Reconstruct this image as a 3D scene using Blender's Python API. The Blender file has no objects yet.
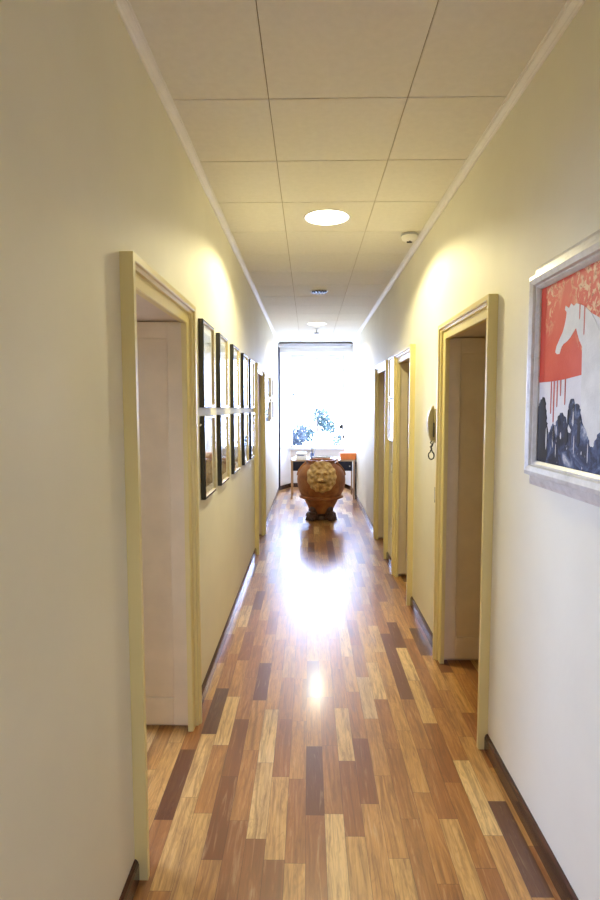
import bpy, bmesh, math, random
from mathutils import Vector, Matrix
random.seed(7)
S = bpy.context.scene
COL = S.collection
PI = math.pi

# ------------------------------------------------------------------ materials
def hexc(r, g, b):
    f = lambda c: ((c / 255) / 12.92 if c / 255 <= .04045 else ((c / 255 + .055) / 1.055) ** 2.4)
    return (f(r), f(g), f(b), 1)

class NT:
    def __init__(s, name):
        s.m = bpy.data.materials.new(name); s.m.use_nodes = True
        s.t = s.m.node_tree; s.t.nodes.clear()
        s.out = s.n('ShaderNodeOutputMaterial')
    def n(s, typ, **kw):
        nd = s.t.nodes.new(typ)
        for k, v in kw.items():
            setattr(nd, k, v)
        return nd
    def l(s, a, b): s.t.links.new(a, b)
    def math(s, op, a, b=None, c=None):
        nd = s.n('ShaderNodeMath', operation=op)
        for i, v in enumerate((a, b, c)):
            if v is None: continue
            if isinstance(v, (int, float)): nd.inputs[i].default_value = v
            else: s.l(v, nd.inputs[i])
        return nd.outputs[0]
    def mix(s, fac, a, b, blend='MIX'):
        nd = s.n('ShaderNodeMix', data_type='RGBA', blend_type=blend)
        for i, v in ((0, fac), (6, a), (7, b)):
            if isinstance(v, (int, float)): nd.inputs[i].default_value = v
            elif isinstance(v, tuple): nd.inputs[i].default_value = v
            else: s.l(v, nd.inputs[i])
        return nd.outputs[2]
    def noise(s, vec, scale, detail=3, rough=.55, dist=0):
        nd = s.n('ShaderNodeTexNoise')
        nd.inputs['Scale'].default_value = scale; nd.inputs['Detail'].default_value = detail
        nd.inputs['Roughness'].default_value = rough; nd.inputs['Distortion'].default_value = dist
        if vec is not None: s.l(vec, nd.inputs['Vector'])
        return nd.outputs[0]
    def ramp(s, fac, stops, interp='LINEAR'):
        nd = s.n('ShaderNodeValToRGB'); cr = nd.color_ramp; cr.interpolation = interp
        while len(cr.elements) < len(stops): cr.elements.new(.5)
        for e, (p, c) in zip(cr.elements, stops): e.position = p; e.color = c
        s.l(fac, nd.inputs[0]); return nd.outputs[0]
    def obj(s): return s.n('ShaderNodeTexCoord').outputs['Object']
    def scale(s, vec, v):
        nd = s.n('ShaderNodeMapping'); nd.inputs['Scale'].default_value = v; s.l(vec, nd.inputs[0]); return nd.outputs[0]
    def bsdf(s, color, rough=.5, metal=0, spec=.5, coat=0, bump=None, bstr=.2, bdist=.01, sss=0):
        b = s.n('ShaderNodeBsdfPrincipled')
        for k, v in (('Base Color', color), ('Roughness', rough), ('Metallic', metal), ('Specular IOR Level', spec), ('Coat Weight', coat)):
            if isinstance(v, (int, float, tuple)): b.inputs[k].default_value = v
            else: s.l(v, b.inputs[k])
        if bump is not None:
            bp = s.n('ShaderNodeBump'); bp.inputs['Strength'].default_value = bstr; bp.inputs['Distance'].default_value = bdist
            s.l(bump, bp.inputs['Height']); s.l(bp.outputs[0], b.inputs['Normal'])
        s.l(b.outputs[0], s.out.inputs[0]); s.b = b
        return s.m

def paint(name, c, var=.06, rough=.55, scale=6, spec=.4, bstr=.08, metal=0, coat=0):
    n = NT(name); o = n.obj()
    f = n.noise(o, scale, 4)
    lo = tuple(x * (1 - var) for x in c[:3]) + (1,); hi = tuple(min(1, x * (1 + var)) for x in c[:3]) + (1,)
    col = n.ramp(f, [(.3, lo), (.7, hi)])
    return n.bsdf(col, rough, metal, spec, coat, n.noise(o, scale * 14, 2), bstr, .004)

M = {}
M['wall'] = paint('wall_paint', (.79, .765, .63, 1), .03, .6, 2.2, .35, .12)
M['room'] = paint('room_paint', (.78, .76, .72, 1), .03, .7, 2)
M['endwall'] = paint('recess_paint', (.80, .79, .78, 1), .02, .6, 2)
M['casing'] = paint('cream_gloss_paint', (.74, .63, .28, 1), .03, .38, 3, .5, 0)
M['leaf'] = paint('door_paint', (.74, .63, .44, 1), .05, .38, 7, .5, .1)
M['jamb'] = paint('reveal_paint', (.66, .56, .42, 1), .05, .45, 7, .4, .1)
M['white'] = paint('white_gloss', (.82, .82, .82, 1), .03, .35, 8)
M['crown'] = paint('cornice_white', (.90, .89, .86, 1), .03, .5, 8)
M['tile'] = paint('ceiling_tile', (.82, .80, .73, 1), .025, .8, 30, .2, .1)
M['grid'] = paint('tile_joint', (.30, .235, .13, 1), .1, .8)
M['black'] = paint('black_lacquer', (.010, .010, .014, 1), .2, .2, 20, .6, .02)
M['cord'] = paint('black_rubber', (.015, .015, .015, 1), .2, .5, 20)
M['navy'] = paint('navy_drawer', (.008, .010, .028, 1), .15, .4, 12)
M['orange'] = paint('orange_card', (.82, .27, .08, 1), .08, .6, 12)
M['red'] = paint('red_card', (.55, .05, .07, 1), .08, .6, 12)
M['steel'] = paint('brushed_steel', (.55, .55, .57, 1), .08, .3, 30, metal=1)
M['greyplastic'] = paint('grey_plastic', (.42, .42, .44, 1), .05, .4, 20)
M['beige'] = paint('beige_plastic', (.42, .36, .18, 1), .06, .4, 20)
M['blue'] = paint('blue_plastic', (.10, .16, .34, 1), .1, .4, 20)
M['blind'] = paint('blind_fabric', (.55, .55, .60, 1), .05, .7, 20)
M['tan'] = paint('tan_bevel', (.66, .57, .33, 1), .12, .4, 30)
M['mat'] = paint('mat_board', (.78, .77, .74, 1), .02, .8, 20)
M['ground'] = paint('pale_gravel', (.42, .42, .40, 1), .1, .9, 2)
M['bark'] = paint('bark', (.10, .075, .05, 1), .3, .9, 9)
M['metalblack'] = paint('dark_metal', (.03, .03, .035, 1), .2, .4, 20)

def mk_base():
    n = NT('skirting_wood'); o = n.obj()
    f = n.noise(n.scale(o, (30, 3, 60)), 1.5, 4)
    col = n.ramp(f, [(.3, (.035, .012, .008, 1)), (.7, (.085, .03, .018, 1))])
    return n.bsdf(col, .25, 0, .5, .2)
M['base'] = mk_base()

def mk_wood(name, a, b, rough=.4, sc=(2, 2, 25)):
    n = NT(name); o = n.obj()
    f = n.noise(n.scale(o, sc), 2.5, 4, .6, .4)
    return n.bsdf(n.ramp(f, [(.3, a), (.72, b)]), rough, 0, .5, 0, f, .08, .003)
M['oak'] = mk_wood('desk_oak', (.33, .19, .09, 1), (.52, .33, .17, 1), .4, (20, 20, 2))
M['desktop'] = mk_wood('desk_top_veneer', (.42, .30, .20, 1), (.60, .46, .33, 1), .25, (2, 20, 20))

def mk_floor():
    n = NT('parquet'); o = n.obj()
    sx = n.n('ShaderNodeSeparateXYZ'); n.l(o, sx.inputs[0]); X, Y = sx.outputs[0], sx.outputs[1]
    W, Ln = .0785, .47
    u = n.math('DIVIDE', n.math('ADD', X, 23.015), W)
    col = n.math('FLOOR', u)
    wn = n.n('ShaderNodeTexWhiteNoise', noise_dimensions='1D'); n.l(col, wn.inputs['W'])
    v = n.math('ADD', n.math('DIVIDE', n.math('ADD', Y, 31.2), Ln), wn.outputs[0])
    row = n.math('FLOOR', v)
    cb = n.n('ShaderNodeCombineXYZ'); n.l(col, cb.inputs[0]); n.l(row, cb.inputs[1])
    w3 = n.n('ShaderNodeTexWhiteNoise', noise_dimensions='3D'); n.l(cb.outputs[0], w3.inputs['Vector'])
    rnd = w3.outputs[0]
    base = n.ramp(rnd, [(0, hexc(84, 44, 24)), (.10, hexc(118, 66, 34)), (.24, hexc(164, 104, 52)), (.44, hexc(186, 128, 64)),
                        (.64, hexc(202, 148, 78)), (.83, hexc(214, 168, 98)), (.93, hexc(234, 196, 130)), (1, hexc(242, 208, 148))])
    # grain, a different piece of wood per plank
    sc = n.n('ShaderNodeSeparateColor'); n.l(w3.outputs[1], sc.inputs[0])
    cv = n.n('ShaderNodeCombineXYZ')
    n.l(n.math('ADD', n.math('MULTIPLY', X, 46), n.math('MULTIPLY', sc.outputs[0], 90)), cv.inputs[0])
    n.l(n.math('ADD', n.math('MULTIPLY', Y, 3.2), n.math('MULTIPLY', sc.outputs[1], 70)), cv.inputs[1])
    n.l(n.math('MULTIPLY', rnd, 50), cv.inputs[2])
    g1 = n.noise(cv.outputs[0], 1.0, 5, .62, 1.1)
    cv2 = n.n('ShaderNodeCombineXYZ')
    n.l(n.math('ADD', n.math('MULTIPLY', X, 14), n.math('MULTIPLY', sc.outputs[2], 60)), cv2.inputs[0])
    n.l(n.math('ADD', n.math('MULTIPLY', Y, 2.4), n.math('MULTIPLY', sc.outputs[0], 40)), cv2.inputs[1])
    g2 = n.noise(cv2.outputs[0], 1.0, 3, .5, 2.0)
    rings = n.math('SINE', n.math('MULTIPLY', g2, 42))
    c = n.mix(n.math('MULTIPLY', n.ramp(g1, [(.34, (1, 1, 1, 1)), (.56, (0, 0, 0, 1))]), .62), base, (.17, .070, .022, 1), 'MIX')
    c = n.mix(n.math('MULTIPLY', n.ramp(g1, [(.56, (0, 0, 0, 1)), (.74, (1, 1, 1, 1))]), .35), c, (.72, .50, .25, 1), 'MIX')
    c = n.mix(n.math('MULTIPLY', n.ramp(n.math('MULTIPLY_ADD', rings, .5, .5), [(.4, (0, 0, 0, 1)), (1, (1, 1, 1, 1))]), .20), c, (.19, .075, .022, 1))
    c = n.mix(n.math('MULTIPLY', n.ramp(n.noise(cv2.outputs[0], .35, 2), [(.55, (0, 0, 0, 1)), (.72, (1, 1, 1, 1))]), .35), c, (.20, .075, .03, 1))
    # joints
    fu = n.math('FRACT', u); fv = n.math('FRACT', v)
    du = n.math('MULTIPLY', n.math('MINIMUM', fu, n.math('SUBTRACT', 1, fu)), W)
    dv = n.math('MULTIPLY', n.math('MINIMUM', fv, n.math('SUBTRACT', 1, fv)), Ln)
    d = n.math('MINIMUM', du, dv)
    j = n.math('LESS_THAN', d, .0009)
    c = n.mix(n.math('MULTIPLY', j, .6), c, (.06, .025, .012, 1))
    rg = n.math('MULTIPLY_ADD', g1, .10, n.math('MULTIPLY_ADD', rnd, .06, .30))
    m = n.bsdf(c, rg, 0, .55, .68, n.math('SUBTRACT', g1, n.math('MULTIPLY', j, .8)), .03, .002)
    n.b.inputs['Coat Roughness'].default_value = FLOOR_ROUGH; n.b.inputs['Coat IOR'].default_value = 1.6
    return m
FLOOR_ROUGH = .17
M['floor'] = mk_floor()

def mk_terracotta():
    n = NT('terracotta'); o = n.obj()
    f = n.noise(o, 5, 6, .65, .3); f2 = n.noise(o, 26, 4, .6)
    c = n.ramp(f, [(.28, (.12, .036, .010, 1)), (.5, (.36, .125, .030, 1)), (.72, (.50, .22, .065, 1))])
    c = n.mix(n.math('MULTIPLY', f2, .35), c, (.09, .045, .025, 1))
    return n.bsdf(c, .5, 0, .35, .0, f2, .35, .008)
M['terracotta'] = mk_terracotta()
def mk_ochre():
    n = NT('ochre_clay'); o = n.obj()
    f = n.noise(o, 12, 5, .65)
    c = n.ramp(f, [(.3, (.40, .22, .06, 1)), (.7, (.72, .49, .18, 1))])
    return n.bsdf(c, .5, 0, .5, .05, f, .3, .008)
M['ochre'] = mk_ochre()
def mk_darkclay():
    n = NT('dark_clay'); o = n.obj(); f = n.noise(o, 14, 5, .65)
    return n.bsdf(n.ramp(f, [(.3, (.03, .014, .009, 1)), (.7, (.12, .055, .032, 1))]), .4, 0, .5, .1, f, .3, .008)
M['darkclay'] = mk_darkclay()
def mk_silver():
    n = NT('worn_silver_leaf'); o = n.obj(); f = n.noise(o, 14, 6, .7, .5)
    c = n.ramp(f, [(.25, (.42, .40, .34, 1)), (.42, (.60, .59, .55, 1)), (.7, (.74, .73, .70, 1))])
    return n.bsdf(c, .34, .15, .5, 0, f, .2, .004)
M['silver'] = mk_silver()
def mk_red():
    n = NT('coral_paint'); o = n.obj()
    f = n.noise(o, 30, 5, .7, .8); big = n.noise(o, 5.0, 2, .5)
    sx = n.n('ShaderNodeSeparateXYZ'); n.l(o, sx.inputs[0])
    spots = n.ramp(f, [(.49, (0, 0, 0, 1)), (.56, (1, 1, 1, 1))])
    zone = n.ramp(n.math('ADD', big, n.math('MULTIPLY', n.math('SUBTRACT', sx.outputs[2], 1.95), .9)), [(.50, (0, 0, 0, 1)), (.62, (1, 1, 1, 1))])
    c = n.mix(n.noise(o, 9, 4), (.55, .045, .025, 1), (.66, .11, .065, 1))
    dark = n.ramp(n.noise(o, 60, 3, .6), [(.55, (0, 0, 0, 1)), (.65, (1, 1, 1, 1))])
    sp = n.mix(dark, (.76, .54, .34, 1), (.26, .08, .035, 1))
    c = n.mix(n.math('MULTIPLY', n.math('MULTIPLY', spots, zone), .85), c, sp)
    return n.bsdf(c, .5, 0, .4, 0, f, .3, .004)
M['redpaint'] = mk_red()
M['redflat'] = paint('red_paint_plain', (.60, .05, .025, 1), .12, .5, 12)
M['drip'] = paint('red_drip', (.55, .13, .09, 1), .1, .5, 12)
M['canvaswhite'] = paint('white_paint', (.70, .69, .69, 1), .06, .6, 9, .3, .3)
M['horsewhite'] = paint('horse_white', (.68, .68, .64, 1), .09, .6, 14, .3, .4)
def mk_bluewash():
    n = NT('blue_black_wash'); o = n.obj()
    f = n.noise(o, 16, 5, .65, .6); sx = n.n('ShaderNodeSeparateXYZ'); n.l(o, sx.inputs[0])
    c = n.ramp(f, [(.36, (.008, .009, .018, 1)), (.47, (.016, .024, .058, 1)), (.56, (.05, .075, .16, 1)), (.63, (.16, .19, .27, 1)), (.70, (.48, .49, .54, 1))])
    sp = n.ramp(n.noise(n.scale(o, (1, 1, .35)), 80, 2, .5), [(.68, (0, 0, 0, 1)), (.72, (1, 1, 1, 1))])
    return n.bsdf(n.mix(sp, c, (.6, .6, .64, 1)), .5, 0, .4)
M['bluewash'] = mk_bluewash()
M['inkblack'] = paint('ink_black', (.015, .016, .024, 1), .3, .5, 12)

def mk_print(kind):
    n = NT('print_' + kind); o = n.obj(); sx = n.n('ShaderNodeSeparateXYZ'); n.l(o, sx.inputs[0]); z = sx.outputs[2]
    oi = n.n('ShaderNodeObjectInfo').outputs['Random']
    off = n.n('ShaderNodeVectorMath', operation='ADD'); n.l(o, off.inputs[0])
    cb = n.n('ShaderNodeCombineXYZ'); n.l(n.math('MULTIPLY', oi, 9), cb.inputs[1]); n.l(cb.outputs[0], off.inputs[1])
    f = n.noise(off.outputs[0], 14, 5, .65); big = n.noise(off.outputs[0], 5, 2)
    zz = n.math('ADD', z, n.math('MULTIPLY', n.math('SUBTRACT', big, .5), .09))
    if kind == 'landscape':
        land = n.ramp(f, [(.3, (.10, .075, .045, 1)), (.5, (.28, .22, .14, 1)), (.7, (.46, .40, .30, 1))])
        sky = n.ramp(f, [(.3, (.56, .60, .62, 1)), (.7, (.72, .73, .70, 1))])
        c = n.mix(n.ramp(zz, [(.235, (0, 0, 0, 1)), (.25, (1, 1, 1, 1))]), land, sky)
    elif kind == 'pale':
        c = n.ramp(f, [(.3, (.55, .57, .56, 1)), (.6, (.70, .70, .67, 1))])
        c = n.mix(n.ramp(zz, [(.36, (0, 0, 0, 1)), (.38, (1, 1, 1, 1)), (.43, (1, 1, 1, 1)), (.46, (0, 0, 0, 1))]), c, (.34, .36, .31, 1))
    else:
        c = n.ramp(f, [(.3, (.45, .42, .38, 1)), (.7, (.74, .73, .71, 1))])
    return n.bsdf(c, .7, 0, .3)
for k in ('landscape', 'pale', 'sketch'): M['print_' + k] = mk_print(k)

def mk_glass(name, tint=(1, 1, 1, 1)):
    n = NT(name)
    t = n.n('ShaderNodeBsdfTransparent'); t.inputs[0].default_value = tint
    g = n.n('ShaderNodeBsdfGlossy'); g.inputs['Roughness'].default_value = .03
    fr = n.n('ShaderNodeFresnel'); fr.inputs[0].default_value = 1.45
    mx = n.n('ShaderNodeMixShader'); geo = n.n('ShaderNodeNewGeometry'); n.l(n.math('MULTIPLY', fr.outputs[0], n.math('SUBTRACT', 1, geo.outputs['Backfacing'])), mx.inputs[0]); n.l(t.outputs[0], mx.inputs[1]); n.l(g.outputs[0], mx.inputs[2])
    n.l(mx.outputs[0], n.out.inputs[0]); return n.m
M['glass'] = mk_glass('clear_glass')

def mk_leaves(name, a, b):
    n = NT(name); f = n.noise(n.obj(), 3, 3)
    m = n.bsdf(n.ramp(f, [(.3, a), (.7, b)]), .6, 0, .3); return m
M['leaf_blue'] = mk_leaves('foliage_dark', (.008, .014, .020, 1), (.018, .028, .034, 1))
M['leaf_green'] = mk_leaves('foliage_mid', (.016, .032, .030, 1), (.030, .050, .044, 1))

def mk_emit(name, c, s):
    n = NT(name); e = n.n('ShaderNodeEmission'); e.inputs[0].default_value = c; e.inputs[1].default_value = s
    n.l(e.outputs[0], n.out.inputs[0]); return n.m
M['lamp'] = mk_emit('lamp_glow', (1, .90, .60, 1), 20)
M['lamp_dim'] = mk_emit('lamp_glow_far', (1, .95, .82, 1), 3)

# ------------------------------------------------------------------ mesh helpers
class MB:
    def __init__(s): s.bm = bmesh.new(); s.mi = 0
    def _f(s, vs, smooth=False):
        try:
            f = s.bm.faces.new(vs); f.material_index = s.mi; f.smooth = smooth; return f
        except ValueError: return None
    def box(s, x0, x1, y0, y1, z0, z1):
        v = [s.bm.verts.new((x, y, z)) for x in (x0, x1) for y in (y0, y1) for z in (z0, z1)]
        for q in ((0, 1, 3, 2), (4, 6, 7, 5), (0, 4, 5, 1), (2, 3, 7, 6), (0, 2, 6, 4), (1, 5, 7, 3)): s._f([v[i] for i in q])
        return s
    def bbox(s, x0, x1, y0, y1, z0, z1, r=.004):            # bevelled box
        b2 = bmesh.new(); bmesh.ops.create_cube(b2, size=1)
        for v in b2.verts: v.co = Vector(((x0 + x1) / 2 + v.co.x * (x1 - x0), (y0 + y1) / 2 + v.co.y * (y1 - y0), (z0 + z1) / 2 + v.co.z * (z1 - z0)))
        bmesh.ops.bevel(b2, geom=list(b2.edges), offset=r, segments=2, affect='EDGES', profile=.5)
        s.merge(b2); return s
    def merge(s, b2, mat=None, smooth=False):
        mp = {}
        for v in b2.verts: mp[v] = s.bm.verts.new(mat @ v.co if mat else v.co)
        for f in b2.faces: s._f([mp[v] for v in f.verts], smooth)
        b2.free()
    def prism(s, pts, d0, d1, axis='x'):                      # polygon extruded along an axis; pts in the other two (cyclic order kept)
        def P(a, b, d): return {'x': (d, a, b), 'y': (a, d, b), 'z': (a, b, d)}[axis]
        A = [s.bm.verts.new(P(a, b, d0)) for a, b in pts]; B = [s.bm.verts.new(P(a, b, d1)) for a, b in pts]
        n = len(pts); s._f(A[::-1]); s._f(B)
        for i in range(n): s._f([A[i], A[(i + 1) % n], B[(i + 1) % n], B[i]])
        return s
    def lathe(s, prof, cx=0, cy=0, n=48, smooth=True, sx=1, sy=1, caps=True):
        rings = []
        for r, z in prof:
            rings.append([s.bm.verts.new((cx + sx * r * math.cos(2 * PI * k / n), cy + sy * r * math.sin(2 * PI * k / n), z)) for k in range(n)])
        for a, b in zip(rings, rings[1:]):
            for k in range(n): s._f([a[k], a[(k + 1) % n], b[(k + 1) % n], b[k]], smooth)
        if caps:
            s._f(rings[0][::-1]); s._f(rings[-1])
        return s
    def tube(s, pts, r, n=10, caps=True):
        pts = [Vector(p) for p in pts]; rings = []; up = None
        for i, p in enumerate(pts):
            d = (pts[min(i + 1, len(pts) - 1)] - pts[max(i - 1, 0)]).normalized()
            if up is None:
                up = d.orthogonal().normalized()
            up = (up - d * up.dot(d)).normalized(); w = d.cross(up)
            rr = r[i] if isinstance(r, (list, tuple)) else r
            rings.append([s.bm.verts.new(p + (up * math.cos(2 * PI * k / n) + w * math.sin(2 * PI * k / n)) * rr) for k in range(n)])
        for a, b in zip(rings, rings[1:]):
            for k in range(n): s._f([a[k], a[(k + 1) % n], b[(k + 1) % n], b[k]], True)
        if caps: s._f(rings[0][::-1]); s._f(rings[-1])
        return s
    def ball(s, c, rad, u=16, v=10, rot=None):
        b2 = bmesh.new(); bmesh.ops.create_uvsphere(b2, u_segments=u, v_segments=v, radius=1)
        m = Matrix.Translation(c) @ (rot.to_4x4() if rot else Matrix()) @ Matrix.Diagonal((*rad, 1)); s.merge(b2, m, True); return s
    def build(s, name, mats, parent=None, loc=(0, 0, 0), sharp=None):
        bmesh.ops.recalc_face_normals(s.bm, faces=list(s.bm.faces))
        me = bpy.data.meshes.new(name); s.bm.to_mesh(me); s.bm.free()
        for m in (mats if isinstance(mats, (list, tuple)) else [mats]): me.materials.append(M[m])
        if sharp is not None: me.set_sharp_from_angle(angle=math.radians(sharp))
        o = bpy.data.objects.new(name, me); o.location = loc; COL.objects.link(o)
        if parent is not None: o.parent = parent
        return o

def tag(o, label=None, cat=None, group=None, kind=None):
    if label: o['label'] = label
    if cat: o['category'] = cat
    if group: o['group'] = group
    if kind: o['kind'] = kind
    return o
def thing(name, label, cat, loc=(0, 0, 0), rz=0, group=None, kind=None):
    o = bpy.data.objects.new(name, None); o.empty_display_size = .1; COL.objects.link(o)
    o.location = loc; o.rotation_euler = (0, 0, rz); return tag(o, label, cat, group, kind)
def children(o): return [c for c in bpy.data.objects if c.parent == o]
def copy_tree(o, parent=None):
    c = o.copy(); COL.objects.link(c)
    if parent is not None: c.parent = parent
    for ch in children(o): copy_tree(ch, c)
    return c

# ------------------------------------------------------------------ dimensions (metres, camera above the origin)
XL, XR = -.627, .886
CEIL = 3.028
YB, YE = -2.6, 11.30            # corridor from behind the camera to the window recess
T = .42                          # wall thickness
DOORS_L = [(1.95, 2.772), (6.39, 7.26)]
DOORS_R = [(2.735, 3.565), (4.745, 5.455), (6.225, 7.055)]
DHS = {'L': 2.118, 'R': 2.132}; REB = .062; TOPR = .022

def wall_with_doors(name, x0, x1, doors, label):
    b = MB(); y = YB; DH = DHS['L' if x1 < 0 else 'R'] + TOPR
    for a, c in doors:
        c += REB
        b.box(x0, x1, y, a, 0, CEIL + .1); b.box(x0, x1, a, c, DH, CEIL + .1); y = c
    b.box(x0, x1, y, YE, 0, CEIL + .1)
    return tag(b.build(name, 'wall'), label, 'wall', kind='structure')
wall_with_doors('wall_left', XL - T, XL, DOORS_L, 'cream corridor wall on the left carrying the ten black frames')
wall_with_doors('wall_right', XR, XR + T, DOORS_R, 'cream corridor wall on the right with three doorways and the horse painting')

# floor under corridor and side rooms
tag(MB().box(-4.2, 4.2, YB - .3, 12.35, -.12, 0).build('floor', 'floor'), 'glossy strip parquet floor of mixed brown planks', 'floor', kind='structure')

# tiled ceiling: separate boards with a dark joint between
b = MB(); b.mi = 0
x_lines = [XL, -.174, .426, XR]; gap = .0026; y0 = 2.489 - 9 * .6
for i in range(3):
    for k in range(26):
        a, c = y0 + k * .6, y0 + (k + 1) * .6
        a, c = max(a, YB), min(c, YE)
        if c - a < .02: continue
        b.bbox(x_lines[i] + gap * .65, x_lines[i + 1] - gap * .65, a + gap * 1.6, c - gap * 1.6, CEIL, CEIL + .03, .002)
b.mi = 1; b.box(XL, XR, YB, YE, CEIL + .006, CEIL + .05)
tag(b.build('ceiling', ['tile', 'grid']), 'white square-tiled suspended ceiling of the corridor', 'ceiling', kind='structure')

# cornices
def crown(name, x, sgn, label):
    prof = [(0, 0), (0, -.034), (.008, -.034), (.012, -.028), (.012, -.022), (.024, -.014), (.030, -.012), (.030, -.006), (.038, -.006), (.038, 0)]
    b = MB(); b.prism([(x + sgn * p, CEIL + z) for p, z in prof], YB, YE, 'y')
    return tag(b.build(name, 'crown'), label, 'cornice', kind='structure')
crown('trim_1', XL, 1, 'white cornice along the left edge of the ceiling')
crown('trim_2', XR, -1, 'white cornice along the right edge of the ceiling')

# skirting boards, one per run of wall
def skirting(name, x, sgn, y0, y1, label):
    prof = [(0, 0), (.016, 0), (.016, .062), (.012, .074), (.005, .082), (0, .082)]
    b = MB(); b.prism([(x + sgn * p, z) for p, z in prof], y0, y1, 'y')
    return tag(b.build(name, 'base'), label, 'baseboard', kind='structure')
skirting('baseboard_left', XL, 1, YB, 1.853, 'dark brown skirting board at lower left before the near left doorway')
skirting('baseboard_left', XL, 1, 2.869, 6.293, 'dark skirting board under the ten black frames')
skirting('baseboard_left', XL, 1, 7.357, YE, 'dark skirting board between the far left doorway and the window')
skirting('baseboard_right', XR, -1, YB, 2.638, 'dark brown skirting board at lower right below the horse painting')
skirting('baseboard_right', XR, -1, 3.662, 4.648, 'dark skirting board below the wall telephone')
skirting('baseboard_right', XR, -1, 5.552, 6.128, 'short dark skirting board between the two far right doorways')
skirting('baseboard_right', XR, -1, 7.152, YE, 'dark skirting board between the last right doorway and the window')

# ------------------------------------------------------------------ doorways
CAS = [(0, -.01), (0, .014), (.004, .018), (.050, .020), (.053, .032), (.066, .036), (.069, .044), (.072, .046), (.095, .046), (.095, -.01)]
def casing_mesh(y0, y1, zt, x, s):
    b = MB(); rows = []
    for w, t in CAS:
        X = x + s * t
        rows.append([b.bm.verts.new(p) for p in ((X, y0 - w, 0), (X, y0 - w, zt + w), (X, y1 + w, zt + w), (X, y1 + w, 0))])
    for i in range(len(rows) - 1):
        for k in range(3): b._f([rows[i][k], rows[i][k + 1], rows[i + 1][k + 1], rows[i + 1][k]])
    for k in range(3): b._f([rows[-1][k], rows[-1][k + 1], rows[0][k + 1], rows[0][k]])
    b._f([r[0] for r in rows]); b._f([r[3] for r in rows])
    return b
def panel_leaf(w, h, th, panels, st=.085):
    """leaf in the local x-z plane, panelled on both faces; y is the thickness"""
    b = MB()
    b.box(0, w, .014, th - .014, 0, h)
    zs = []
    for a, c in panels: zs += [a, c]
    z = [0] + zs + [h]
    for s0, s1 in ((0, .015), (th - .015, th)):
        b.bbox(0, st, s0, s1, 0, h, .005); b.bbox(w - st, w, s0, s1, 0, h, .005)
        for i in range(0, len(z), 2): b.bbox(st - .002, w - st + .002, s0 + .0004, s1 - .0004, z[i], z[i + 1], .005)
    return b
def door(idx, side, y0, y1, label, leafw=.38):
    x = XL if side == 'L' else XR; s = 1 if side == 'L' else -1; DH = DHS[side]
    d = thing('door_%d' % idx, label, 'door', (x, (y0 + y1) / 2, 0), 0, kind='structure')
    off = Vector((x, (y0 + y1) / 2, 0))
    c = casing_mesh(y0, y1, DH, x, s); c.build('casing', 'casing', d).location = -off
    y1 += REB; DH += TOPR
    j = MB(); t = .006
    xa, xb = sorted((x + s * .002, x - s * T))
    j.box(xa, xb, y0, y0 + t, 0, DH); j.box(xa, xb, y1 - t, y1, 0, DH); j.box(xa, xb, y0 + t, y1 - t, DH - t, DH)
    j.build('jamb_lining', 'jamb', d).location = -off
    lf = panel_leaf(leafw, DH - t - .030, .038, [(.147, 2.02)]).build('leaf', 'leaf', d)
    lf.location = Vector((x - s * .004 - (leafw if s > 0 else 0), y1 - t - .039, .025)) - off
    k = MB()
    hx = (x - s * .002)
    for hz in (.35, 1.75): k.tube([(hx, y1 - t - .044, hz), (hx, y1 - t - .044, hz + .09)], .006, 8)
    k.build('hinge', 'casing', d).location = -off
    return d
door(1, 'L', *DOORS_L[0], 'near left doorway with cream casing and panelled leaf')
door(2, 'L', *DOORS_L[1], 'far left doorway past the black picture frames')
door(3, 'R', *DOORS_R[0], 'nearest right doorway beside the wall telephone')
door(4, 'R', *DOORS_R[1], 'middle right doorway with yellow casing beyond the telephone')
door(5, 'R', *DOORS_R[2], 'last right doorway nearest the window')

# ------------------------------------------------------------------ side rooms and rear end (shells behind the doorways)
def shell(name, label, *boxes):
    b = MB()
    for q in boxes: b.box(*q)
    return tag(b.build(name, 'room'), label, 'wall', kind='structure')
LX = -3.4; WL = (2.95, 3.95, .95, 2.72)       # unseen window added to the near left room for daylight
shell('wall_outer_left', 'outer wall of the left rooms with a tall unseen window opening added for daylight',
      (LX - .3, LX, YB, WL[0], 0, CEIL + .1), (LX - .3, LX, WL[1], YE, 0, CEIL + .1), (LX - .3, LX, WL[0], WL[1], 0, WL[2]), (LX - .3, LX, WL[0], WL[1], WL[3], CEIL + .1))
shell('wall_outer_right', 'outer wall of the right rooms', (3.4, 3.6, YB, YE, 0, CEIL + .1))
for y in (-.2, 4.4, 9.0):
    shell('wall_partition_left', 'partition between the left rooms', (LX, XL - T, y, y + .12, 0, CEIL + .1))
for y in (1.2, 4.1, 5.85, 9.0):
    shell('wall_partition_right', 'partition between the right rooms', (XR + T, 3.4, y, y + .12, 0, CEIL + .1))
RW = (-.12, .38, .7, 1.4)  # unseen opening added in the rear wall to let in daylight
shell('wall_rear', 'wall closing the corridor behind the viewpoint', (LX - .3, RW[0], YB - .2, YB, 0, CEIL + .1), (RW[1], 3.6, YB - .2, YB, 0, CEIL + .1), (RW[0], RW[1], YB - .2, YB, 0, RW[2]), (RW[0], RW[1], YB - .2, YB, RW[3], CEIL + .1))
b = MB(); b.box(LX - .3, XL, YB - .2, YE, CEIL + .1, CEIL + .25); b.box(XR, 3.6, YB - .2, YE, CEIL + .1, CEIL + .25); b.box(XL, XR, YB - .2, 12.3, CEIL + .1, CEIL + .25)
tag(b.build('ceiling_rooms', 'room'), 'plain ceiling over the side rooms', 'ceiling', kind='structure')

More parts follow.
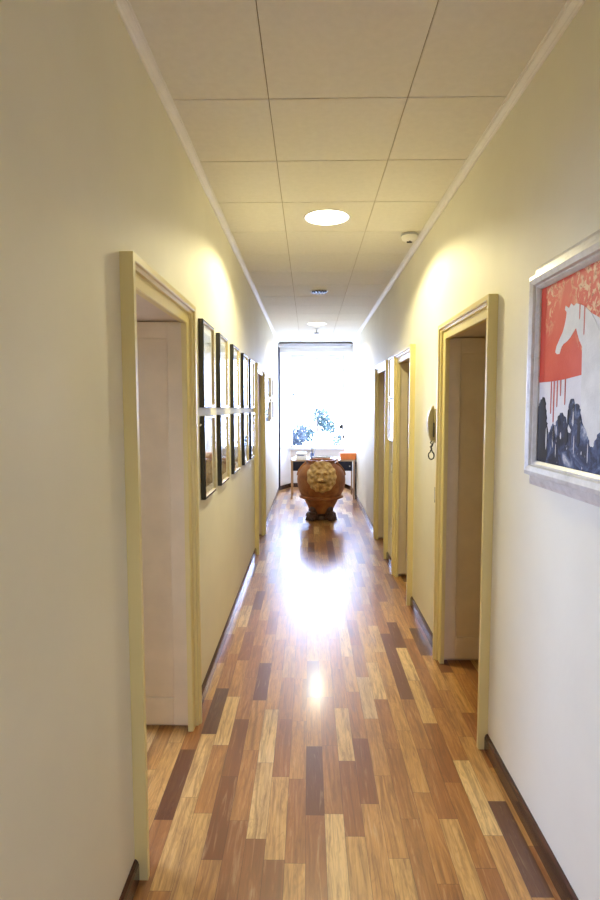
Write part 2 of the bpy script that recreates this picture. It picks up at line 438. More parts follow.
# ------------------------------------------------------------------ window recess at the far end
YW = 11.86                       # plane of the window wall
RL, RR = -.40, .745              # recess back edges
ZS, ZT = .845, 2.77
b = MB()
b.prism([(-1.25, YE), (XL - .015, YE), (RL, YW), (RL, YW + .34), (-1.25, YW + .34)], 0, CEIL + .1, 'z')
b.prism([(1.5, YE), (1.5, YW + .34), (RR, YW + .34), (RR, YW), (XR + .015, YE)], 0, CEIL + .1, 'z')
b.box(RL, RR, YW, YW + .34, 0, ZS); b.box(RL, RR, YW, YW + .34, ZT, CEIL + .1)
b.prism([(XL - .015, YE), (XR + .015, YE), (RR, YW), (RL, YW)], ZT + .06, CEIL + .1, 'z')
tag(b.build('wall_end', 'endwall'), 'splayed white window recess closing the corridor', 'wall', kind='structure')
b = MB(); t = .016
def skew(p, q):
    d = (Vector(q) - Vector(p)).normalized(); nrm = Vector((d.y, -d.x))
    if nrm.y > 0: nrm = -nrm
    P, Q = Vector(p), Vector(q)
    b.prism([tuple(P), tuple(Q), tuple(Q + nrm * t), tuple(P + nrm * t)], 0, .085, 'z')
skew((XL - .012, YE + .005), (RL, YW)); skew((RL, YW), (RR, YW)); skew((RR, YW), (XR + .012, YE + .005))
tag(b.build('baseboard_end', 'base'), 'dark red skirting board around the window recess', 'baseboard', kind='structure')

w = thing('window_1', 'tall white window at the corridor end with folded shutters', 'window', ((RL + RR) / 2, YW, ZS), kind='structure')
wo = Vector(w.location)
def wpart(b, name, mat, parent=w, sharp=None):
    o = b.build(name, mat, parent, sharp=sharp); o.location = -wo if parent == w else (0, 0, 0); return o
b = MB(); f = .045
b.bbox(RL, RL + f, YW - .01, YW + .06, ZS, ZT, .005); b.bbox(RR - f, RR, YW - .01, YW + .06, ZS, ZT, .005)
b.bbox(RL + f, RR - f, YW - .01, YW + .06, ZS, ZS + f, .005); b.bbox(RL + f, RR - f, YW - .01, YW + .06, ZT - f, ZT, .005)
wpart(b, 'frame', 'white')
wpart(MB().box(RL + f, RR - f, YW + .02, YW + .026, ZS + f, ZT - f), 'pane', 'glass')
wpart(MB().bbox(RL - .03, RR + .03, YW - .07, YW, ZS - .035, ZS, .006), 'sill', 'white')
wpart(MB().bbox(.14, .20, YW - .022, YW - .010, ZT - .04, ZT - .018, .003), 'latch', 'greyplastic')
def shutter(p, q, z0, z1):
    d = Vector((q[0] - p[0], q[1] - p[1], 0)); L = d.length; a = math.atan2(d.y, d.x)
    b = panel_leaf(L, z1 - z0, .03, [(.10, .86), (.94, z1 - z0 - .10)], .05)
    o = b.build('shutter', 'white', w); o.location = Vector((p[0], p[1], z0)) - wo; o.rotation_euler = (0, 0, a)
    h = MB()
    for hz in (.35, .95, 1.5): h.bbox(.0, .03, -.008, .0, hz, hz + .09, .002)
    h.build('hinge', 'steel', o)
shutter((-.585, 11.36), (-.405, 11.80), ZS + .01, 2.71)
shutter((.755, 11.80), (.90, 11.40), .915, 2.655)

bl = thing('window_blind', 'grey roller blind cassette spanning the corridor end above the window', 'blind', ((XL + XR) / 2, YE - .05, 2.93))
bo = Vector(bl.location)
o = MB().bbox(XL + .003, XR - .003, YE - .085, YE - .005, 2.945, 3.0, .008).build('cassette', 'blind', bl); o.location = -bo
o = MB().tube([(XL + .02, YE - .045, 2.936), (XR - .02, YE - .045, 2.936)], .018, 16).build('roller', 'white', bl); o.location = -bo
o = MB().bbox(XL + .003, XR - .003, YE - .06, YE - .01, 3.0, 3.012, .003).build('gap_strip', 'metalblack', bl); o.location = -bo  # dark strip standing in for the shaded gap above the cassette
b = MB(); b.bbox(XL + .001, XL + .035, YE - .03, YE - .004, .02, 2.94, .004)  # narrow dark strip standing upright against the left wall
o = b.build('side_strip', 'navy', bl); o.location = -bo; o['label'] = 'dark vertical side strip'

# ------------------------------------------------------------------ framed pictures (local: wall at x=0, width along y, height along z, front towards +x)
def picture(name, w, h, front, inner, prn, label, group, depth=.03, fw=.018, rec=.010, matw=.045):
    t = thing(name, label, 'picture', group=group)
    b = MB(); b.mi = 0
    prof = [(0, 0), (0, depth - .003), (.003, depth), (fw - .003, depth)]
    def ring(pts, mi):
        rows = []
        b.mi = mi
        for d, n in pts: rows.append([b.bm.verts.new((n, y, z)) for y, z in ((d, d), (w - d, d), (w - d, h - d), (d, h - d))])
        for i in range(len(rows) - 1):
            for k in range(4): b._f([rows[i][k], rows[i][(k + 1) % 4], rows[i + 1][(k + 1) % 4], rows[i + 1][k]])
    ring(prof, 0)
    ring([(fw - .003, depth), (fw, depth - .002), (fw, depth - rec), (fw + .004, depth - rec), (fw + .004, .002), (0, .002), (0, 0)], 1)
    b.build('frame', [front, inner], t)
    m = MB(); m.mi = 0; a = fw + .001
    m.box(.004, depth - rec - .005, a, w - a, a, h - a)
    m.mi = 1; a2 = fw + matw
    m.box(depth - rec - .0048, depth - rec - .0042, a2, w - a2, a2, h - a2)
    m.build('print', ['mat', prn], t)
    a = fw + .0005
    MB().box(depth - rec - .003, depth - rec - .001, a, w - a, a, h - a).build('glass', 'glass', t)
    return t
starts = [3.15, 3.735, 4.395, 5.085, 5.70]; pw = .37
ordn = ['nearest the camera beside the left doorway', 'second from the near left doorway', 'third from the near left doorway', 'fourth from the near left doorway', 'fifth and last, touching the far left doorway']
up = picture('picture_frame', pw, .502, 'black', 'tan', 'print_pale', 'black framed pale print in the upper row, ' + ordn[0], 'black framed prints on the left wall')
lo = picture('picture_frame', pw, .485, 'black', 'tan', 'print_landscape', 'black framed landscape print in the lower row, ' + ordn[0], 'black framed prints on the left wall')
for i, y in enumerate(starts):
    o = up if i == 0 else copy_tree(up); o.location = (XL, y, 1.70); o['label'] = 'black framed pale print in the upper row, ' + ordn[i]
    o = lo if i == 0 else copy_tree(lo); o.location = (XL, y, 1.167); o['label'] = 'black framed landscape print in the lower row, ' + ordn[i]
fl = picture('picture_frame', .86, .33, 'white', 'tan', 'print_sketch', 'wide white framed picture just past the far left doorway, upper', 'light framed pictures on the far left wall', .034, .02, .014)
fl2 = picture('picture_frame', .60, .32, 'tan', 'tan', 'print_sketch', 'small tan framed picture nearest the window, upper', 'light framed pictures on the far left wall', .032, .02, .012)
for (src, first, y, z, lab) in ((fl, 1, 7.52, 1.845, None), (fl, 0, 7.52, 1.48, 'wide white framed picture just past the far left doorway, lower'),
                                (fl2, 1, 8.72, 1.87, None), (fl2, 0, 8.72, 1.52, 'small tan framed picture nearest the window, lower')):
    o = src if first else copy_tree(src); o.location = (XL, y, z)
    if lab: o['label'] = lab
rt = picture('picture_frame', .34, .43, 'black', 'tan', 'print_sketch', 'black framed picture between the two far right doorways, upper', 'framed pictures between the right doorways', .03)
rt.location = (XR, 6.0, 1.80); rt.rotation_euler = (0, 0, PI)
o = copy_tree(rt); o.location = (XR, 6.0, 1.355); o['label'] = 'black framed picture between the two far right doorways, lower'

# ------------------------------------------------------------------ horse painting
PY0, PY1, PZ0, PZ1 = 2.075, 1.03, 1.497, 2.128       # canvas edges (far, near, bottom, top)
pt = thing('painting', 'coral red and white horse painting in a thick silver frame at right', 'painting', (XR, (PY0 + PY1) / 2, PZ0 - .10))
po = Vector(pt.location)
b = MB()
pf = [(.0, .030), (.0, .036), (.010, .046), (.016, .046), (.020, .056), (.038, .062), (.052, .058), (.056, .050), (.056, .032), (.064, .030), (.085, .024), (.100, .016), (.104, .0), (.0, .0)]
rows = []
for d, n in pf:
    rows.append([b.bm.verts.new((XR - n, y, z)) for y, z in ((PY0 + d, PZ0 - d), (PY1 - d, PZ0 - d), (PY1 - d, PZ1 + d), (PY0 + d, PZ1 + d))])
for i in range(len(rows)):
    for k in range(4):
        r2 = rows[(i + 1) % len(rows)]; b._f([rows[i][k], rows[i][(k + 1) % 4], r2[(k + 1) % 4], r2[k]])
o = b.build('frame', 'silver', pt); o.location = -po
b = MB(); xc = XR - .030
def layer(mi, pts, h):
    b.mi = mi
    if mi in (3, 5) and len(pts) > 8:                    # brushed, ragged outline
        rj = random.Random(len(pts)); out = []
        for (p, q) in zip(pts, pts[1:] + pts[:1]):
            n = max(1, int(math.hypot(p[0] - q[0], p[1] - q[1]) / .006))
            for k in range(n):
                u = k / n; y, z = p[0] + (q[0] - p[0]) * u, p[1] + (q[1] - p[1]) * u
                edge = z < PZ0 + .003 or y > PY0 - .002
                L = math.hypot(p[0] - q[0], p[1] - q[1]) + 1e-9; jt = 0 if (edge or k == 0) else rj.uniform(-.0045, .0045)
                out.append((y - (q[1] - p[1]) / L * jt, z + (q[0] - p[0]) / L * jt))
        pts = out
    b.prism(pts, xc, xc - h, 'x')
b.mi = 0; b.box(XR - .004, xc, PY1, PY0, PZ0, PZ1)
layer(1, [(PY0, 1.788), (1.96, 1.787), (1.87, 1.790), (1.755, 1.798), (1.74, 1.84), (1.75, 2.0), (1.60, 1.93), (1.25, 1.90), (1.12, 1.84), (PY1, 1.80), (PY1, PZ1), (PY0, PZ1)], .0006)
layer(6, [(PY0, 1.788), (2.035, 1.788), (2.038, PZ1), (PY0, PZ1)], .0010)
horse = [(1.917, 1.878), (1.936, 1.879), (1.949, 1.887), (1.941, 1.906), (1.919, 1.928), (1.897, 1.949), (1.884, 1.972), (1.876, 1.993), (1.873, 2.011), (1.886, 2.021), (1.882, 2.034), (1.857, 2.021), (1.843, 2.034), (1.824, 2.022), (1.809, 2.028), (1.779, 2.019), (1.75, 2.007), (1.714, 1.984), (1.686, 1.956), (1.664, 1.927), (1.653, 1.916), (1.60, 1.912), (1.48, 1.905), (1.36, 1.915), (1.25, 1.925), (1.17, 1.905), (1.13, 1.85), (1.12, 1.72), (1.14, 1.60), (1.16, 1.50),
         (1.70, 1.50), (1.72, 1.60), (1.755, 1.70), (1.757, 1.797), (1.760, 1.885), (1.778, 1.905), (1.795, 1.932), (1.803, 1.949), (1.81, 1.947), (1.84, 1.925), (1.862, 1.915), (1.89, 1.908), (1.902, 1.901)]
layer(2, horse, .0014)
for (y, za, zb, wd) in ((1.950, 1.79, 1.649, .004), (1.925, 1.79, 1.703, .003), (1.866, 1.793, 1.710, .003), (1.972, 1.79, 1.679, .003), (1.782, 2.022, 1.978, .004), (1.751, 2.010, 1.925, .004), (1.90, 1.79, 1.74, .003)):
    layer(4, [(y - wd, za), (y + wd, za), (y + wd * .7, zb), (y, zb - .006), (y - wd * .7, zb)], .0018)
layer(3, [(1.965, 1.620), (1.949, 1.640), (1.930, 1.632), (1.91, 1.668), (1.895, 1.678), (1.875, 1.672), (1.852, 1.655), (1.842, 1.640), (1.838, 1.652), (1.834, 1.690), (1.828, 1.713), (1.812, 1.724), (1.800, 1.716), (1.795, 1.700), (1.780, 1.708), (1.764, 1.700), (1.752, 1.670), (1.738, 1.640), (1.715, 1.622), (1.70, 1.600), (1.691, 1.580), (1.671, 1.575), (1.655, 1.60), (1.641, 1.618), (1.60, 1.63), (1.5, 1.60), (1.35, 1.64), (1.2, 1.60), (1.06, 1.63), (1.06, 1.4975), (2.03, 1.4975), (2.02, 1.56)], .0021)
layer(0, [(1.836, 1.628), (1.830, 1.640), (1.822, 1.630), (1.812, 1.622), (1.818, 1.612), (1.830, 1.614)], .0026)
layer(5, [(2.040, 1.735), (2.026, 1.732), (2.016, 1.715), (2.006, 1.67), (1.992, 1.62), (1.985, 1.57), (1.99, 1.52), (2.0, 1.4975), (PY0, 1.4975), (PY0, 1.70)], .0024)
for (y, z, hw, hh, m) in ((1.945, 1.585, .003, .03, 0), (1.885, 1.60, .004, .012, 0), (1.80, 1.665, .003, .03, 0), (1.79, 1.575, .002, .03, 0), (1.70, 1.555, .002, .03, 0), (1.92, 1.55, .002, .02, 0),
                          (1.998, 1.585, .004, .04, 0), (1.835, 1.66, .005, .03, 5), (1.90, 1.65, .010, .02, 5), (1.80, 1.695, .008, .014, 5), (1.76, 1.62, .010, .05, 5), (1.845, 1.60, .010, .03, 5), (1.94, 1.605, .010, .03, 5)):
    layer(m, [(y - hw, z - hh * .7), (y + hw * .3, z - hh), (y + hw, z - hh * .2), (y + hw * .6, z + hh * .8), (y - hw * .2, z + hh), (y - hw * .9, z + hh * .3)], .0030)
o = b.build('canvas', ['canvaswhite', 'redpaint', 'horsewhite', 'bluewash', 'drip', 'inkblack', 'redflat'], pt); o.location = -po

# ------------------------------------------------------------------ wall telephone, switches
ph = thing('wall_telephone', 'cream wall telephone with a black cord beside the nearest right doorway', 'telephone', (XR, 3.865, 1.475))
def ppart(b, name, mat, sharp=40):
    return b.build(name, mat, ph, sharp=sharp)
ppart(MB().bbox(-.021, 0, -.045, .045, -.02, .215, .006), 'base', 'beige')
b = MB()
prof = [(-.020, -.005), (-.034, -.010), (-.050, .03), (-.060, .08), (-.063, .12), (-.059, .165), (-.049, .20), (-.034, .232), (-.020, .238)]
b.prism([(x, z) for x, z in prof], -.026, .026, 'y')
h = ppart(b, 'handset', 'beige')
bv = h.modifiers.new('b', 'BEVEL'); bv.width = .005; bv.segments = 2
b = MB(); b.bbox(-.027, -.020, -.044, -.029, .02, .12, .002)
ppart(b, 'button_strip', 'metalblack')
pts = [(-.028, .0, -.006), (-.036, .004, -.022), (-.026, -.004, -.036), (-.038, .003, -.050), (-.027, -.003, -.064), (-.036, .002, -.078)]
for k in range(19):
    t = PI * .62 + k / 18 * PI * 1.76
    pts.append((-.030 + .020 * math.cos(t), .004 * math.sin(k), -.112 + .026 * math.sin(t)))
pts += [(-.026, .004, -.076), (-.034, -.002, -.058), (-.022, .002, -.040), (-.018, .0, -.018)]
ppart(MB().tube(pts, .0046, 8), 'cord', 'cord')

def plate(name, lab, cat, x, y, z, s, dark):
    t = thing(name, lab, cat, (x, y, z))
    MB().bbox(*sorted((0, s * .009)), -.032, .032, -.055, .055, .003).build('plate', 'metalblack' if dark else 'greyplastic', t)
    MB().bbox(*sorted((s * .009, s * .015)), -.016, .016, -.028, .028, .002).build('rocker' if 'switch' in name else 'socket_insert', 'greyplastic' if dark else 'white', t)
    return t
plate('light_switch', 'dark light switch below the wall telephone', 'switch', XR, 3.81, 1.09, -1, True)
plate('light_switch', 'grey light switch between the two far right doorways', 'switch', XR, 5.84, 1.062, -1, False)
plate('wall_socket', 'grey wall socket low between the two far right doorways', 'socket', XR, 5.80, .405, -1, False)
nl = thing('wall_hook', 'tiny white hook beside the lower near black frame', 'hook', (XL, 3.06, 1.60))
MB().tube([(0, 0, 0), (.022, 0, 0), (.026, 0, .008)], .005, 8).build('peg', 'white', nl)

# ------------------------------------------------------------------ ceiling fittings
def downlight(x, y, lit, label):
    t = thing('ceiling_light', label, 'ceiling light', (x, y, CEIL), group='recessed ceiling lights')
    R = .165 if lit else .105
    MB().lathe([(R - .018, .001), (R - .014, -.006), (R - .004, -.008), (R, -.004), (R, .001)], n=40, caps=False).build('trim_ring', 'white', t)
    if lit:
        MB().lathe([(.001, -.026), (.07, -.023), (.11, -.016), (R - .016, -.003)], n=40, caps=False).build('diffuser', lit, t)
    else:
        b = MB()
        b.lathe([(R - .016, -.002), (.06, .004), (.001, .0055)], n=40, caps=False); b.build('reflector', 'greyplastic', t)
        b = MB()
        for k in range(-2, 3):
            hw = math.sqrt(max(.0001, (R - .02) ** 2 - (k * .034) ** 2))
            b.box(k * .034 - .008, k * .034 + .008, -hw, hw, -.022, -.001)
        b.box(-R + .02, R - .02, -.006, .006, -.022, -.001)
        b.build('louver', 'metalblack', t)
    return t
downlight(.126, 3.97, 'lamp', 'bright round recessed ceiling light nearest the camera')
downlight(.117, 6.40, None, 'unlit recessed ceiling light with dark louvers, middle of the ceiling')
downlight(.120, 8.83, 'lamp_dim', 'faint round recessed ceiling light nearest the window')
downlight(.126, -.9, 'lamp', 'unseen round ceiling light added for fill behind the viewpoint')  # unseen fixture added for fill light

sp = thing('ceiling_sprinkler', 'small dark sprinkler head hanging from the ceiling near the window', 'sprinkler', (.128, 9.35, CEIL))
MB().tube([(0, 0, .003), (0, 0, -.07)], .009, 10).build('stem', 'steel', sp)
MB().lathe([(.004, -.07), (.042, -.074), (.042, -.080), (.004, -.078)], n=20).build('deflector', 'metalblack', sp)
MB().lathe([(.012, 0), (.035, -.002), (.033, -.010), (.012, -.012)], n=20).build('flange', 'white', sp)

sd = thing('smoke_detector', 'round white smoke detector on the ceiling by the right cornice', 'smoke detector', (.772, 4.36, CEIL))
MB().lathe([(.001, 0), (.062, 0), (.066, -.006), (.066, -.014), (.06, -.018)], n=36).build('base', 'greyplastic', sd)
MB().lathe([(.061, -.014), (.062, -.026), (.055, -.044), (.035, -.056), (.001, -.058)], n=36).build('dome', 'crown', sd, sharp=50)
b = MB(); b.bbox(-.020, .020, -.006, .006, -.066, -.054, .002); b.bbox(-.005, .005, -.026, .006, -.064, -.05, .002)
b.build('sensor', 'metalblack', sd)

# ------------------------------------------------------------------ lion urn
UX, UY = .186, 8.42
ur = thing('terracotta_urn', 'large terracotta urn with a lion face standing before the desk', 'urn', (UX, UY, 0))
prof = [(.15, .085), (.165, .10), (.185, .15), (.212, .205), (.240, .26), (.262, .31), (.278, .338)]
prof2 = [(.300, .365), (.312, .385), (.338, .44), (.358, .51), (.368, .575), (.370, .62), (.362, .68), (.343, .735), (.312, .785), (.272, .825), (.232, .85), (.212, .862), (.206, .875), (.214, .89), (.226, .898), (.226, .912), (.212, .918), (.196, .912), (.19, .89), (.20, .83), (.20, .6), (.001, .58)]
b = MB(); b.lathe(prof + [(.300, .365)] + prof2[1:], n=64, caps=False)
b._f([v for v in b.bm.verts][:64][::-1])
b.build('body', 'terracotta', ur, sharp=60)
MB().lathe([(.268, .322), (.310, .328), (.334, .338), (.340, .350), (.336, .362), (.318, .374), (.298, .380)], n=64, caps=False).build('band', 'terracotta', ur)
b = MB(); b.lathe([(.001, .0), (.16, .0), (.165, .02), (.15, .035), (.14, .06), (.16, .085), (.185, .10), (.001, .10)], n=40, caps=False)
b.build('plinth', 'darkclay', ur, sharp=40)
def paw(ang):
    b = MB()
    b.ball((.150, 0, .11), (.062, .060, .11)); b.ball((.185, 0, .045), (.068, .078, .045)); b.ball((.178, 0, .15), (.045, .055, .055)); b.ball((.20, 0, .10), (.03, .065, .03))
    for k in (-1.5, -.5, .5, 1.5):
        b.ball((.235, k * .035, .032), (.034, .019, .032), 12, 8); b.ball((.225, k * .033, .062), (.02, .012, .016), 10, 6)
        b.ball((.266, k * .037, .015), (.012, .008, .013), 8, 6)
    o = b.build('paw_foot', 'darkclay', ur); o.rotation_euler = (0, 0, ang); o.scale = (1.06, 1.06, 1.1); return o
for a in (-132, -48, 48, 132): paw(math.radians(a))
# shoulder handles
for s in (-1, 1):
    b = MB(); pts = []
    for k in range(17):
        t = k / 16
        pts.append((s * (.350 - .128 * t ** 1.4 + .022 * math.sin(t * PI)), -.03, .68 + .19 * t))
    b.tube(pts, [.026 - .010 * math.sin(k / 16 * PI) for k in range(17)], 12)
    b.build('handle', 'terracotta', ur)
# lion medallion: a relief disc following the belly
def rprof(z):
    P = prof2
    for (r0, z0), (r1, z1) in zip(P, P[1:12]):
        if z0 <= z <= z1: return r0 + (r1 - r0) * (z - z0) / (z1 - z0)
    return .21
def G(x, z, cx, cz, sx, sz): return math.exp(-((x - cx) / sx) ** 2 - ((z - cz) / sz) ** 2)
def relief(x, z):                 # x, z in units of the disc radius
    r = math.hypot(x, z); a = math.atan2(z, x)
    h = .018 * max(0, 1 - r ** 4)
    lob = .5 + .5 * math.cos(a * 13 + .9 * math.sin(a * 3))
    lob2 = .5 + .5 * math.cos(a * 10 + 1.1 + .8 * math.sin(a * 2))
    h += .030 * lob * math.exp(-((r - .86) / .11) ** 2) + .034 * lob2 * math.exp(-((r - .66) / .10) ** 2)
    h += .052 * math.exp(-((x / .50) ** 2 + ((z - .02) / .56) ** 2) ** 2)       # face plate
    h += .030 * (G(x, z, -.21, .33, .15, .075) + G(x, z, .21, .33, .15, .075))   # brows
    h -= .062 * (G(x, z, -.21, .17, .11, .065) + G(x, z, .21, .17, .11, .065))   # eye sockets
    h += .030 * (G(x, z, -.21, .165, .05, .032) + G(x, z, .21, .165, .05, .032)) - .03 * (G(x, z, -.07, -.13, .035, .03) + G(x, z, .07, -.13, .035, .03))
    h += .050 * G(x, z, 0, .13, .10, .26) + .050 * G(x, z, 0, -.07, .17, .085)   # nose
    h += .048 * (G(x, z, -.16, -.17, .15, .09) + G(x, z, .16, -.17, .15, .09))   # muzzle
    h -= .105 * math.exp(-((x / .27) ** 2) ** 2 - ((z + .31 - .25 * x * x) / .05) ** 2)                                     # mouth
    h += .036 * G(x, z, 0, -.48, .16, .09)                                     # chin
    h += .03 * (G(x, z, -.40, .0, .10, .14) + G(x, z, .40, .0, .10, .14))
    h += .030 * (G(x, z, -.40, .50, .10, .10) + G(x, z, .40, .50, .10, .10))      # ears
    h += .016 * (G(x, z, -.10, -.66, .05, .12) + G(x, z, .10, -.66, .05, .12))
    return h
MR, MZ = .218, .685
b = MB(); NA, NR = 120, 40; rings = []
for i in range(NR + 1):
    rr = max(i / NR, .002); ring = []
    for k in range(NA):
        a = 2 * PI * k / NA
        wob = 1 + .03 * math.cos(a * 13 + .9 * math.sin(a * 3))
        x, z = rr * math.cos(a) * wob, rr * math.sin(a) * wob
        Z = MZ + z * MR * 1.06; X = x * MR
        Rz = max(rprof(Z), .315 - .05 * max(0, z)); y = -math.sqrt(max(.01, Rz * Rz - X * X * .8))
        ring.append(b.bm.verts.new((X, y - relief(x, z) * 1.35 - .004, Z)))
    rings.append(ring)
for a_, c_ in zip(rings, rings[1:]):
    for k in range(NA): b._f([a_[k], a_[(k + 1) % NA], c_[(k + 1) % NA], c_[k]], True)
b._f(rings[0])
back = [b.bm.verts.new((v.co.x, -.19, v.co.z)) for v in rings[-1]]
for k in range(NA): b._f([rings[-1][k], rings[-1][(k + 1) % NA], back[(k + 1) % NA], back[k]])
b._f(back)
b.build('lion_face', 'ochre', ur, sharp=70)['label'] = 'ochre lion face medallion'

# ------------------------------------------------------------------ desk and what stands on it
DX0, DX1, DY0, DY1, DZ = -.345, .856, 10.23, 10.83, .735
dk = thing('desk', 'pale wooden desk with navy drawers in front of the window', 'desk', ((DX0 + DX1) / 2, (DY0 + DY1) / 2, 0))
do = Vector(dk.location)
def dpart(b, name, mat, parent=None):
    o = b.build(name, mat, parent or dk)
    if parent is None: o.location = -do
    return o
dpart(MB().bbox(DX0, DX1, DY0, DY1, DZ - .026, DZ, .004), 'top', 'desktop')
for (x, y, m) in ((DX0 + .005, DY0 + .01, 'oak'), (DX1 - .035, DY0 + .01, 'oak'), (DX0 + .005, DY1 - .05, 'oak'), (DX1 - .035, DY1 - .05, 'oak')):
    dpart(MB().bbox(x, x + .030, y, y + .030, 0, DZ - .026, .004), 'leg', m)
for xa, xb in ((DX0 + .046, DX0 + .33), (DX1 - .33, DX1 - .05)):
    d = dpart(MB().bbox(xa, xb, DY0 + .012, DY1 - .06, DZ - .205, DZ - .028, .004), 'drawer', 'navy')
    k = MB(); xm = (xa + xb) / 2; k.lathe([(.001, 0), (.006, 0), (.006, .012), (.012, .016), (.012, .022), (.001, .024)], n=16)
    o = k.build('knob', 'steel', d); o.rotation_euler = (PI / 2, 0, 0); o.location = (xm + .09, DY0 + .012, DZ - .115)

# slim black upright panel with a top loop between the desk and the wall
pf_ = thing('upright_panel', 'black upright panel squeezed between the desk and the right wall', 'case', (.8705, 10.35, 0))
MB().bbox(-.012, .0135, -.13, .25, 0, .70, .003).build('panel_body', 'black', pf_)
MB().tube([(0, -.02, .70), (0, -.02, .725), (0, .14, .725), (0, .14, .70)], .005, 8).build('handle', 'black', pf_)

ob = thing('orange_box', 'orange lidded box on the right end of the desk', 'box', (.735, 10.42, DZ))
MB().bbox(-.145, .145, -.11, .11, 0, .085, .004).build('body', 'orange', ob)
MB().bbox(-.150, .150, -.115, .115, .083, .122, .005).build('lid', 'orange', ob)
wb = thing('paper_stack', 'white paper stack on the left of the desk', 'papers', (-.15, 10.45, DZ))
MB().bbox(-.105, .105, -.14, .14, 0, .05, .003).build('sheets', 'white', wb)
MB().bbox(-.09, .10, -.12, .13, .05, .12, .003).build('box_file', 'white', wb)
b = MB(); b.bbox(-.07, .06, -.1225, -.1195, .072, .088, .001); b.build('box_label', 'blue', wb)
tr = thing('serving_tray', 'shallow whitish tray with a dark rim at the middle of the desk', 'tray', (.24, 10.40, DZ))
MB().lathe([(.001, .008), (.12, .008), (.15, .022), (.185, .050), (.19, .050), (.155, .016), (.12, .0), (.001, .0)], n=48, caps=False, sy=.6).build('dish', 'white', tr, sharp=60)
MB().lathe([(.184, .050), (.188, .055), (.194, .050), (.188, .046)], n=48, caps=False, sy=.6).build('rim', 'navy', tr)
pn = thing('pen_holder', 'small blue pen holder with pens behind the tray', 'pen holder', (.06, 10.58, DZ))
MB().lathe([(.001, 0), (.036, 0), (.038, .10), (.034, .10), (.032, .006), (.001, .006)], n=24, caps=False).build('cup', 'blue', pn, sharp=40)
for (a, e, m) in ((.02, .01, 'black'), (-.016, .02, 'blue'), (.0, -.02, 'black'), (.05, .015, 'blue')):
    MB().tube([(a * .4, e * .4, .008), (a * 1.3, e * 1.2, .215)], .0055, 8).build('pen', m, pn)
rb = thing('red_notebook', 'small red notebook standing at the desk edge beside the urn rim', 'notebook', (.50, 10.33, DZ))
o = MB().bbox(-.05, .05, -.035, .035, 0, .028, .003).build('cover', 'red', rb)
MB().bbox(-.047, .048, -.037, .0, .005, .023, .001).build('pages', 'white', rb)
lp = thing('desk_lamp', 'slim white desk lamp with dark joints at the right of the desk', 'lamp', (.67, 10.66, DZ))
MB().lathe([(.001, 0), (.065, 0), (.065, .012), (.05, .02), (.001, .022)], n=28, caps=False).build('base', 'white', lp, sharp=40)
MB().tube([(0, 0, .02), (.0, 0, .40)], .009, 10).build('lower_arm', 'white', lp)
MB().ball((0, 0, .41), (.022, .022, .022)).build('joint', 'metalblack', lp)
MB().tube([(0, 0, .41), (-.05, -.02, .60)], .007, 10).build('upper_arm', 'white', lp)
b = MB(); b.lathe([(.014, .05), (.030, .03), (.048, -.02), (.044, -.02), (.026, .028), (.001, .046)], n=24, caps=False)
o = b.build('lamp_shade', 'metalblack', lp, sharp=40); o.location = (-.06, -.025, .60); o.rotation_euler = (.25, .35, 0)
bt = thing('glass_bottle', 'clear slim bottle on the desk beside the lamp', 'bottle', (.775, 10.68, DZ))
MB().lathe([(.001, 0), (.030, 0), (.032, .01), (.032, .16), (.012, .20), (.011, .25)], n=24, caps=False).build('body', 'glass', bt)
MB().lathe([(.001, .275), (.013, .275), (.013, .24), (.001, .24)], n=16, caps=False).build('cap', 'greyplastic', bt)

# ------------------------------------------------------------------ garden outside
GZ = -4.5
tag(MB().box(-60, 60, -60, 80, GZ - .2, GZ).build('ground', 'ground'), 'garden ground far below the window', 'ground', kind='structure')
def tree(x, y, crowns, mat, label, nleaf, size, seed):
    rnd = random.Random(seed)
    t = thing('tree', label, 'tree', (x, y, GZ), group='trees outside the window')
    top = max(c[2] for c in crowns)
    MB().tube([(0, 0, 0), (.05, .1, (top) * .5), (0, 0, top)], [.2, .14, .04], 10).build('trunk', 'bark', t)
    b = MB()
    tot = sum(c[3] ** 2 for c in crowns)
    for (cx, cy, cz, r) in crowns:
        for _ in range(int(nleaf * r * r / tot)):
            d = Vector((rnd.gauss(0, 1), rnd.gauss(0, 1), rnd.gauss(0, 1))).normalized() * r * (rnd.random() ** .4)
            p = Vector((cx, cy, cz)) + d
            a = Vector((rnd.gauss(0, 1), rnd.gauss(0, 1), rnd.gauss(0, 1))).normalized(); c = a.orthogonal().normalized()
            s = size * (.6 + .8 * rnd.random())
            b._f([b.bm.verts.new(p + v) for v in (a * s, c * s * .45, -a * s, -c * s * .45)])
    b.build('crown', mat, t); return t
tree(-.75, 20, [(.30, 0, 5.2, .42), (.1, .2, 4.7, .5)], 'leaf_blue', 'dark bluish tree at the lower left of the window view', 900, .075, 3)
tree(.35, 24, [(.15, 0, 5.85, .42), (.45, 0, 5.45, .38), (-.45, 0, 5.15, .42)], 'leaf_green', 'pale green tree in the middle of the window view', 1000, .085, 5)
tree(1.2, 20, [(-.05, 0, 5.0, .34)], 'leaf_green', 'sparse pale tree at the lower right of the window view', 320, .07, 8)
tree(-.85, 26, [(.2, 0, 6.78, .3)], 'leaf_blue', 'thin tree top at the upper left of the window view', 60, .085, 11)

# ------------------------------------------------------------------ lights
def spot(x, y, energy, size=152, blend=.25, color=(1, .82, .45)):
    l = bpy.data.lights.new('downlight_beam', 'SPOT'); l.energy = energy; l.spot_size = math.radians(size); l.spot_blend = blend
    l.color = color; l.shadow_soft_size = .05
    o = bpy.data.objects.new('downlight_beam', l); o.location = (x, y, CEIL - .035); COL.objects.link(o); return o
spot(.126, 3.97, 145, color=(1, .91, .55))
spot(.120, 8.83, 60, color=(1, .9, .66))
spot(.126, -.9, 12, color=(1, .72, .30))  # beam of the fill light added behind the camera

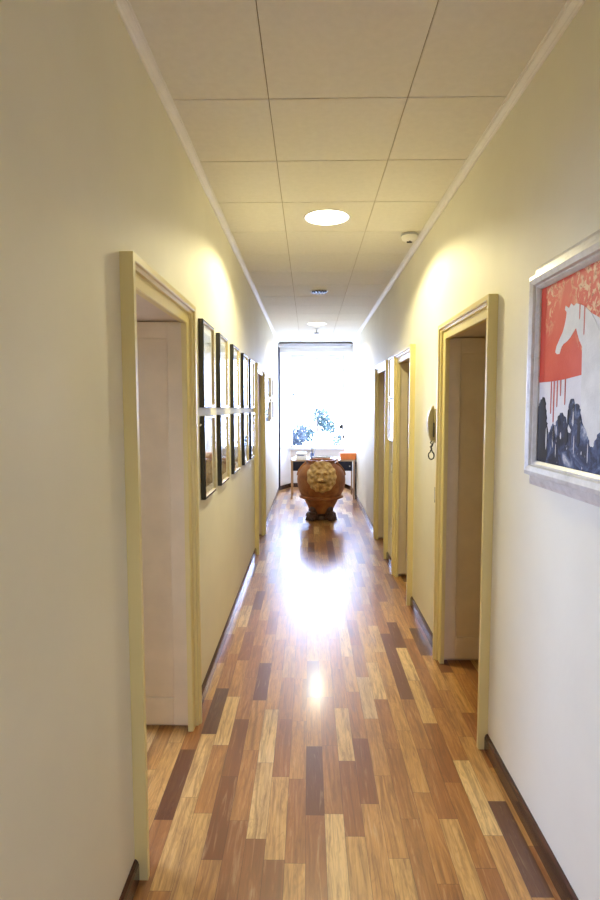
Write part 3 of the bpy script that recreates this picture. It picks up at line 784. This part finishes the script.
def portal(loc, rot, sx, sy):
    l = bpy.data.lights.new('window_portal', 'AREA'); l.shape = 'RECTANGLE'; l.size = sx; l.size_y = sy
    l.cycles.is_portal = True
    o = bpy.data.objects.new('window_portal', l); o.location = loc; o.rotation_euler = rot; COL.objects.link(o)
portal(((RL + RR) / 2, YW + .36, (ZS + ZT) / 2), (-PI / 2, 0, 0), RR - RL, ZT - ZS)
portal((LX - .31, (WL[0] + WL[1]) / 2, (WL[2] + WL[3]) / 2), (0, -PI / 2, 0), WL[3] - WL[2], WL[1] - WL[0])

portal(((RW[0] + RW[1]) / 2, YB - .21, (RW[2] + RW[3]) / 2), (PI / 2, 0, 0), RW[1] - RW[0], RW[3] - RW[2])
wd = bpy.data.worlds.new('overcast_sky'); S.world = wd; wd.use_nodes = True
nt = wd.node_tree; nt.nodes.clear()
out = nt.nodes.new('ShaderNodeOutputWorld'); bg = nt.nodes.new('ShaderNodeBackground'); nt.links.new(bg.outputs[0], out.inputs[0])
bg.inputs[0].default_value = (.47, .60, 1.0, 1); bg.inputs[1].default_value = 41

# ------------------------------------------------------------------ camera
cam = bpy.data.cameras.new('camera'); cam.sensor_fit = 'VERTICAL'; cam.sensor_height = 36; cam.sensor_width = 24
cam.lens = 36 * 551.45 / 900; cam.clip_start = .02; cam.clip_end = 200
co = bpy.data.objects.new('camera', cam); COL.objects.link(co); S.camera = co
r = Vector((.99986416, .0163845, -.00178986)); u = Vector((.000553986, .07512547, .99717393)); f = Vector((-.01647266, .99703947, -.07510619))
mw = Matrix((r, u, -f)).transposed().to_4x4(); mw.translation = (0, 0, 1.694)
co.matrix_world = mw

S.view_settings.view_transform = 'Standard'; S.view_settings.look = 'None'
S.view_settings.exposure = 0; S.view_settings.gamma = 1
try: S.view_settings.use_curve_mapping = False
except Exception: pass
S.cycles.max_bounces = 14; S.cycles.diffuse_bounces = 8; S.cycles.glossy_bounces = 6; S.cycles.transparent_max_bounces = 16
S.cycles.sample_clamp_indirect = 12; S.cycles.use_denoising = True
S.cycles.caustics_reflective = False
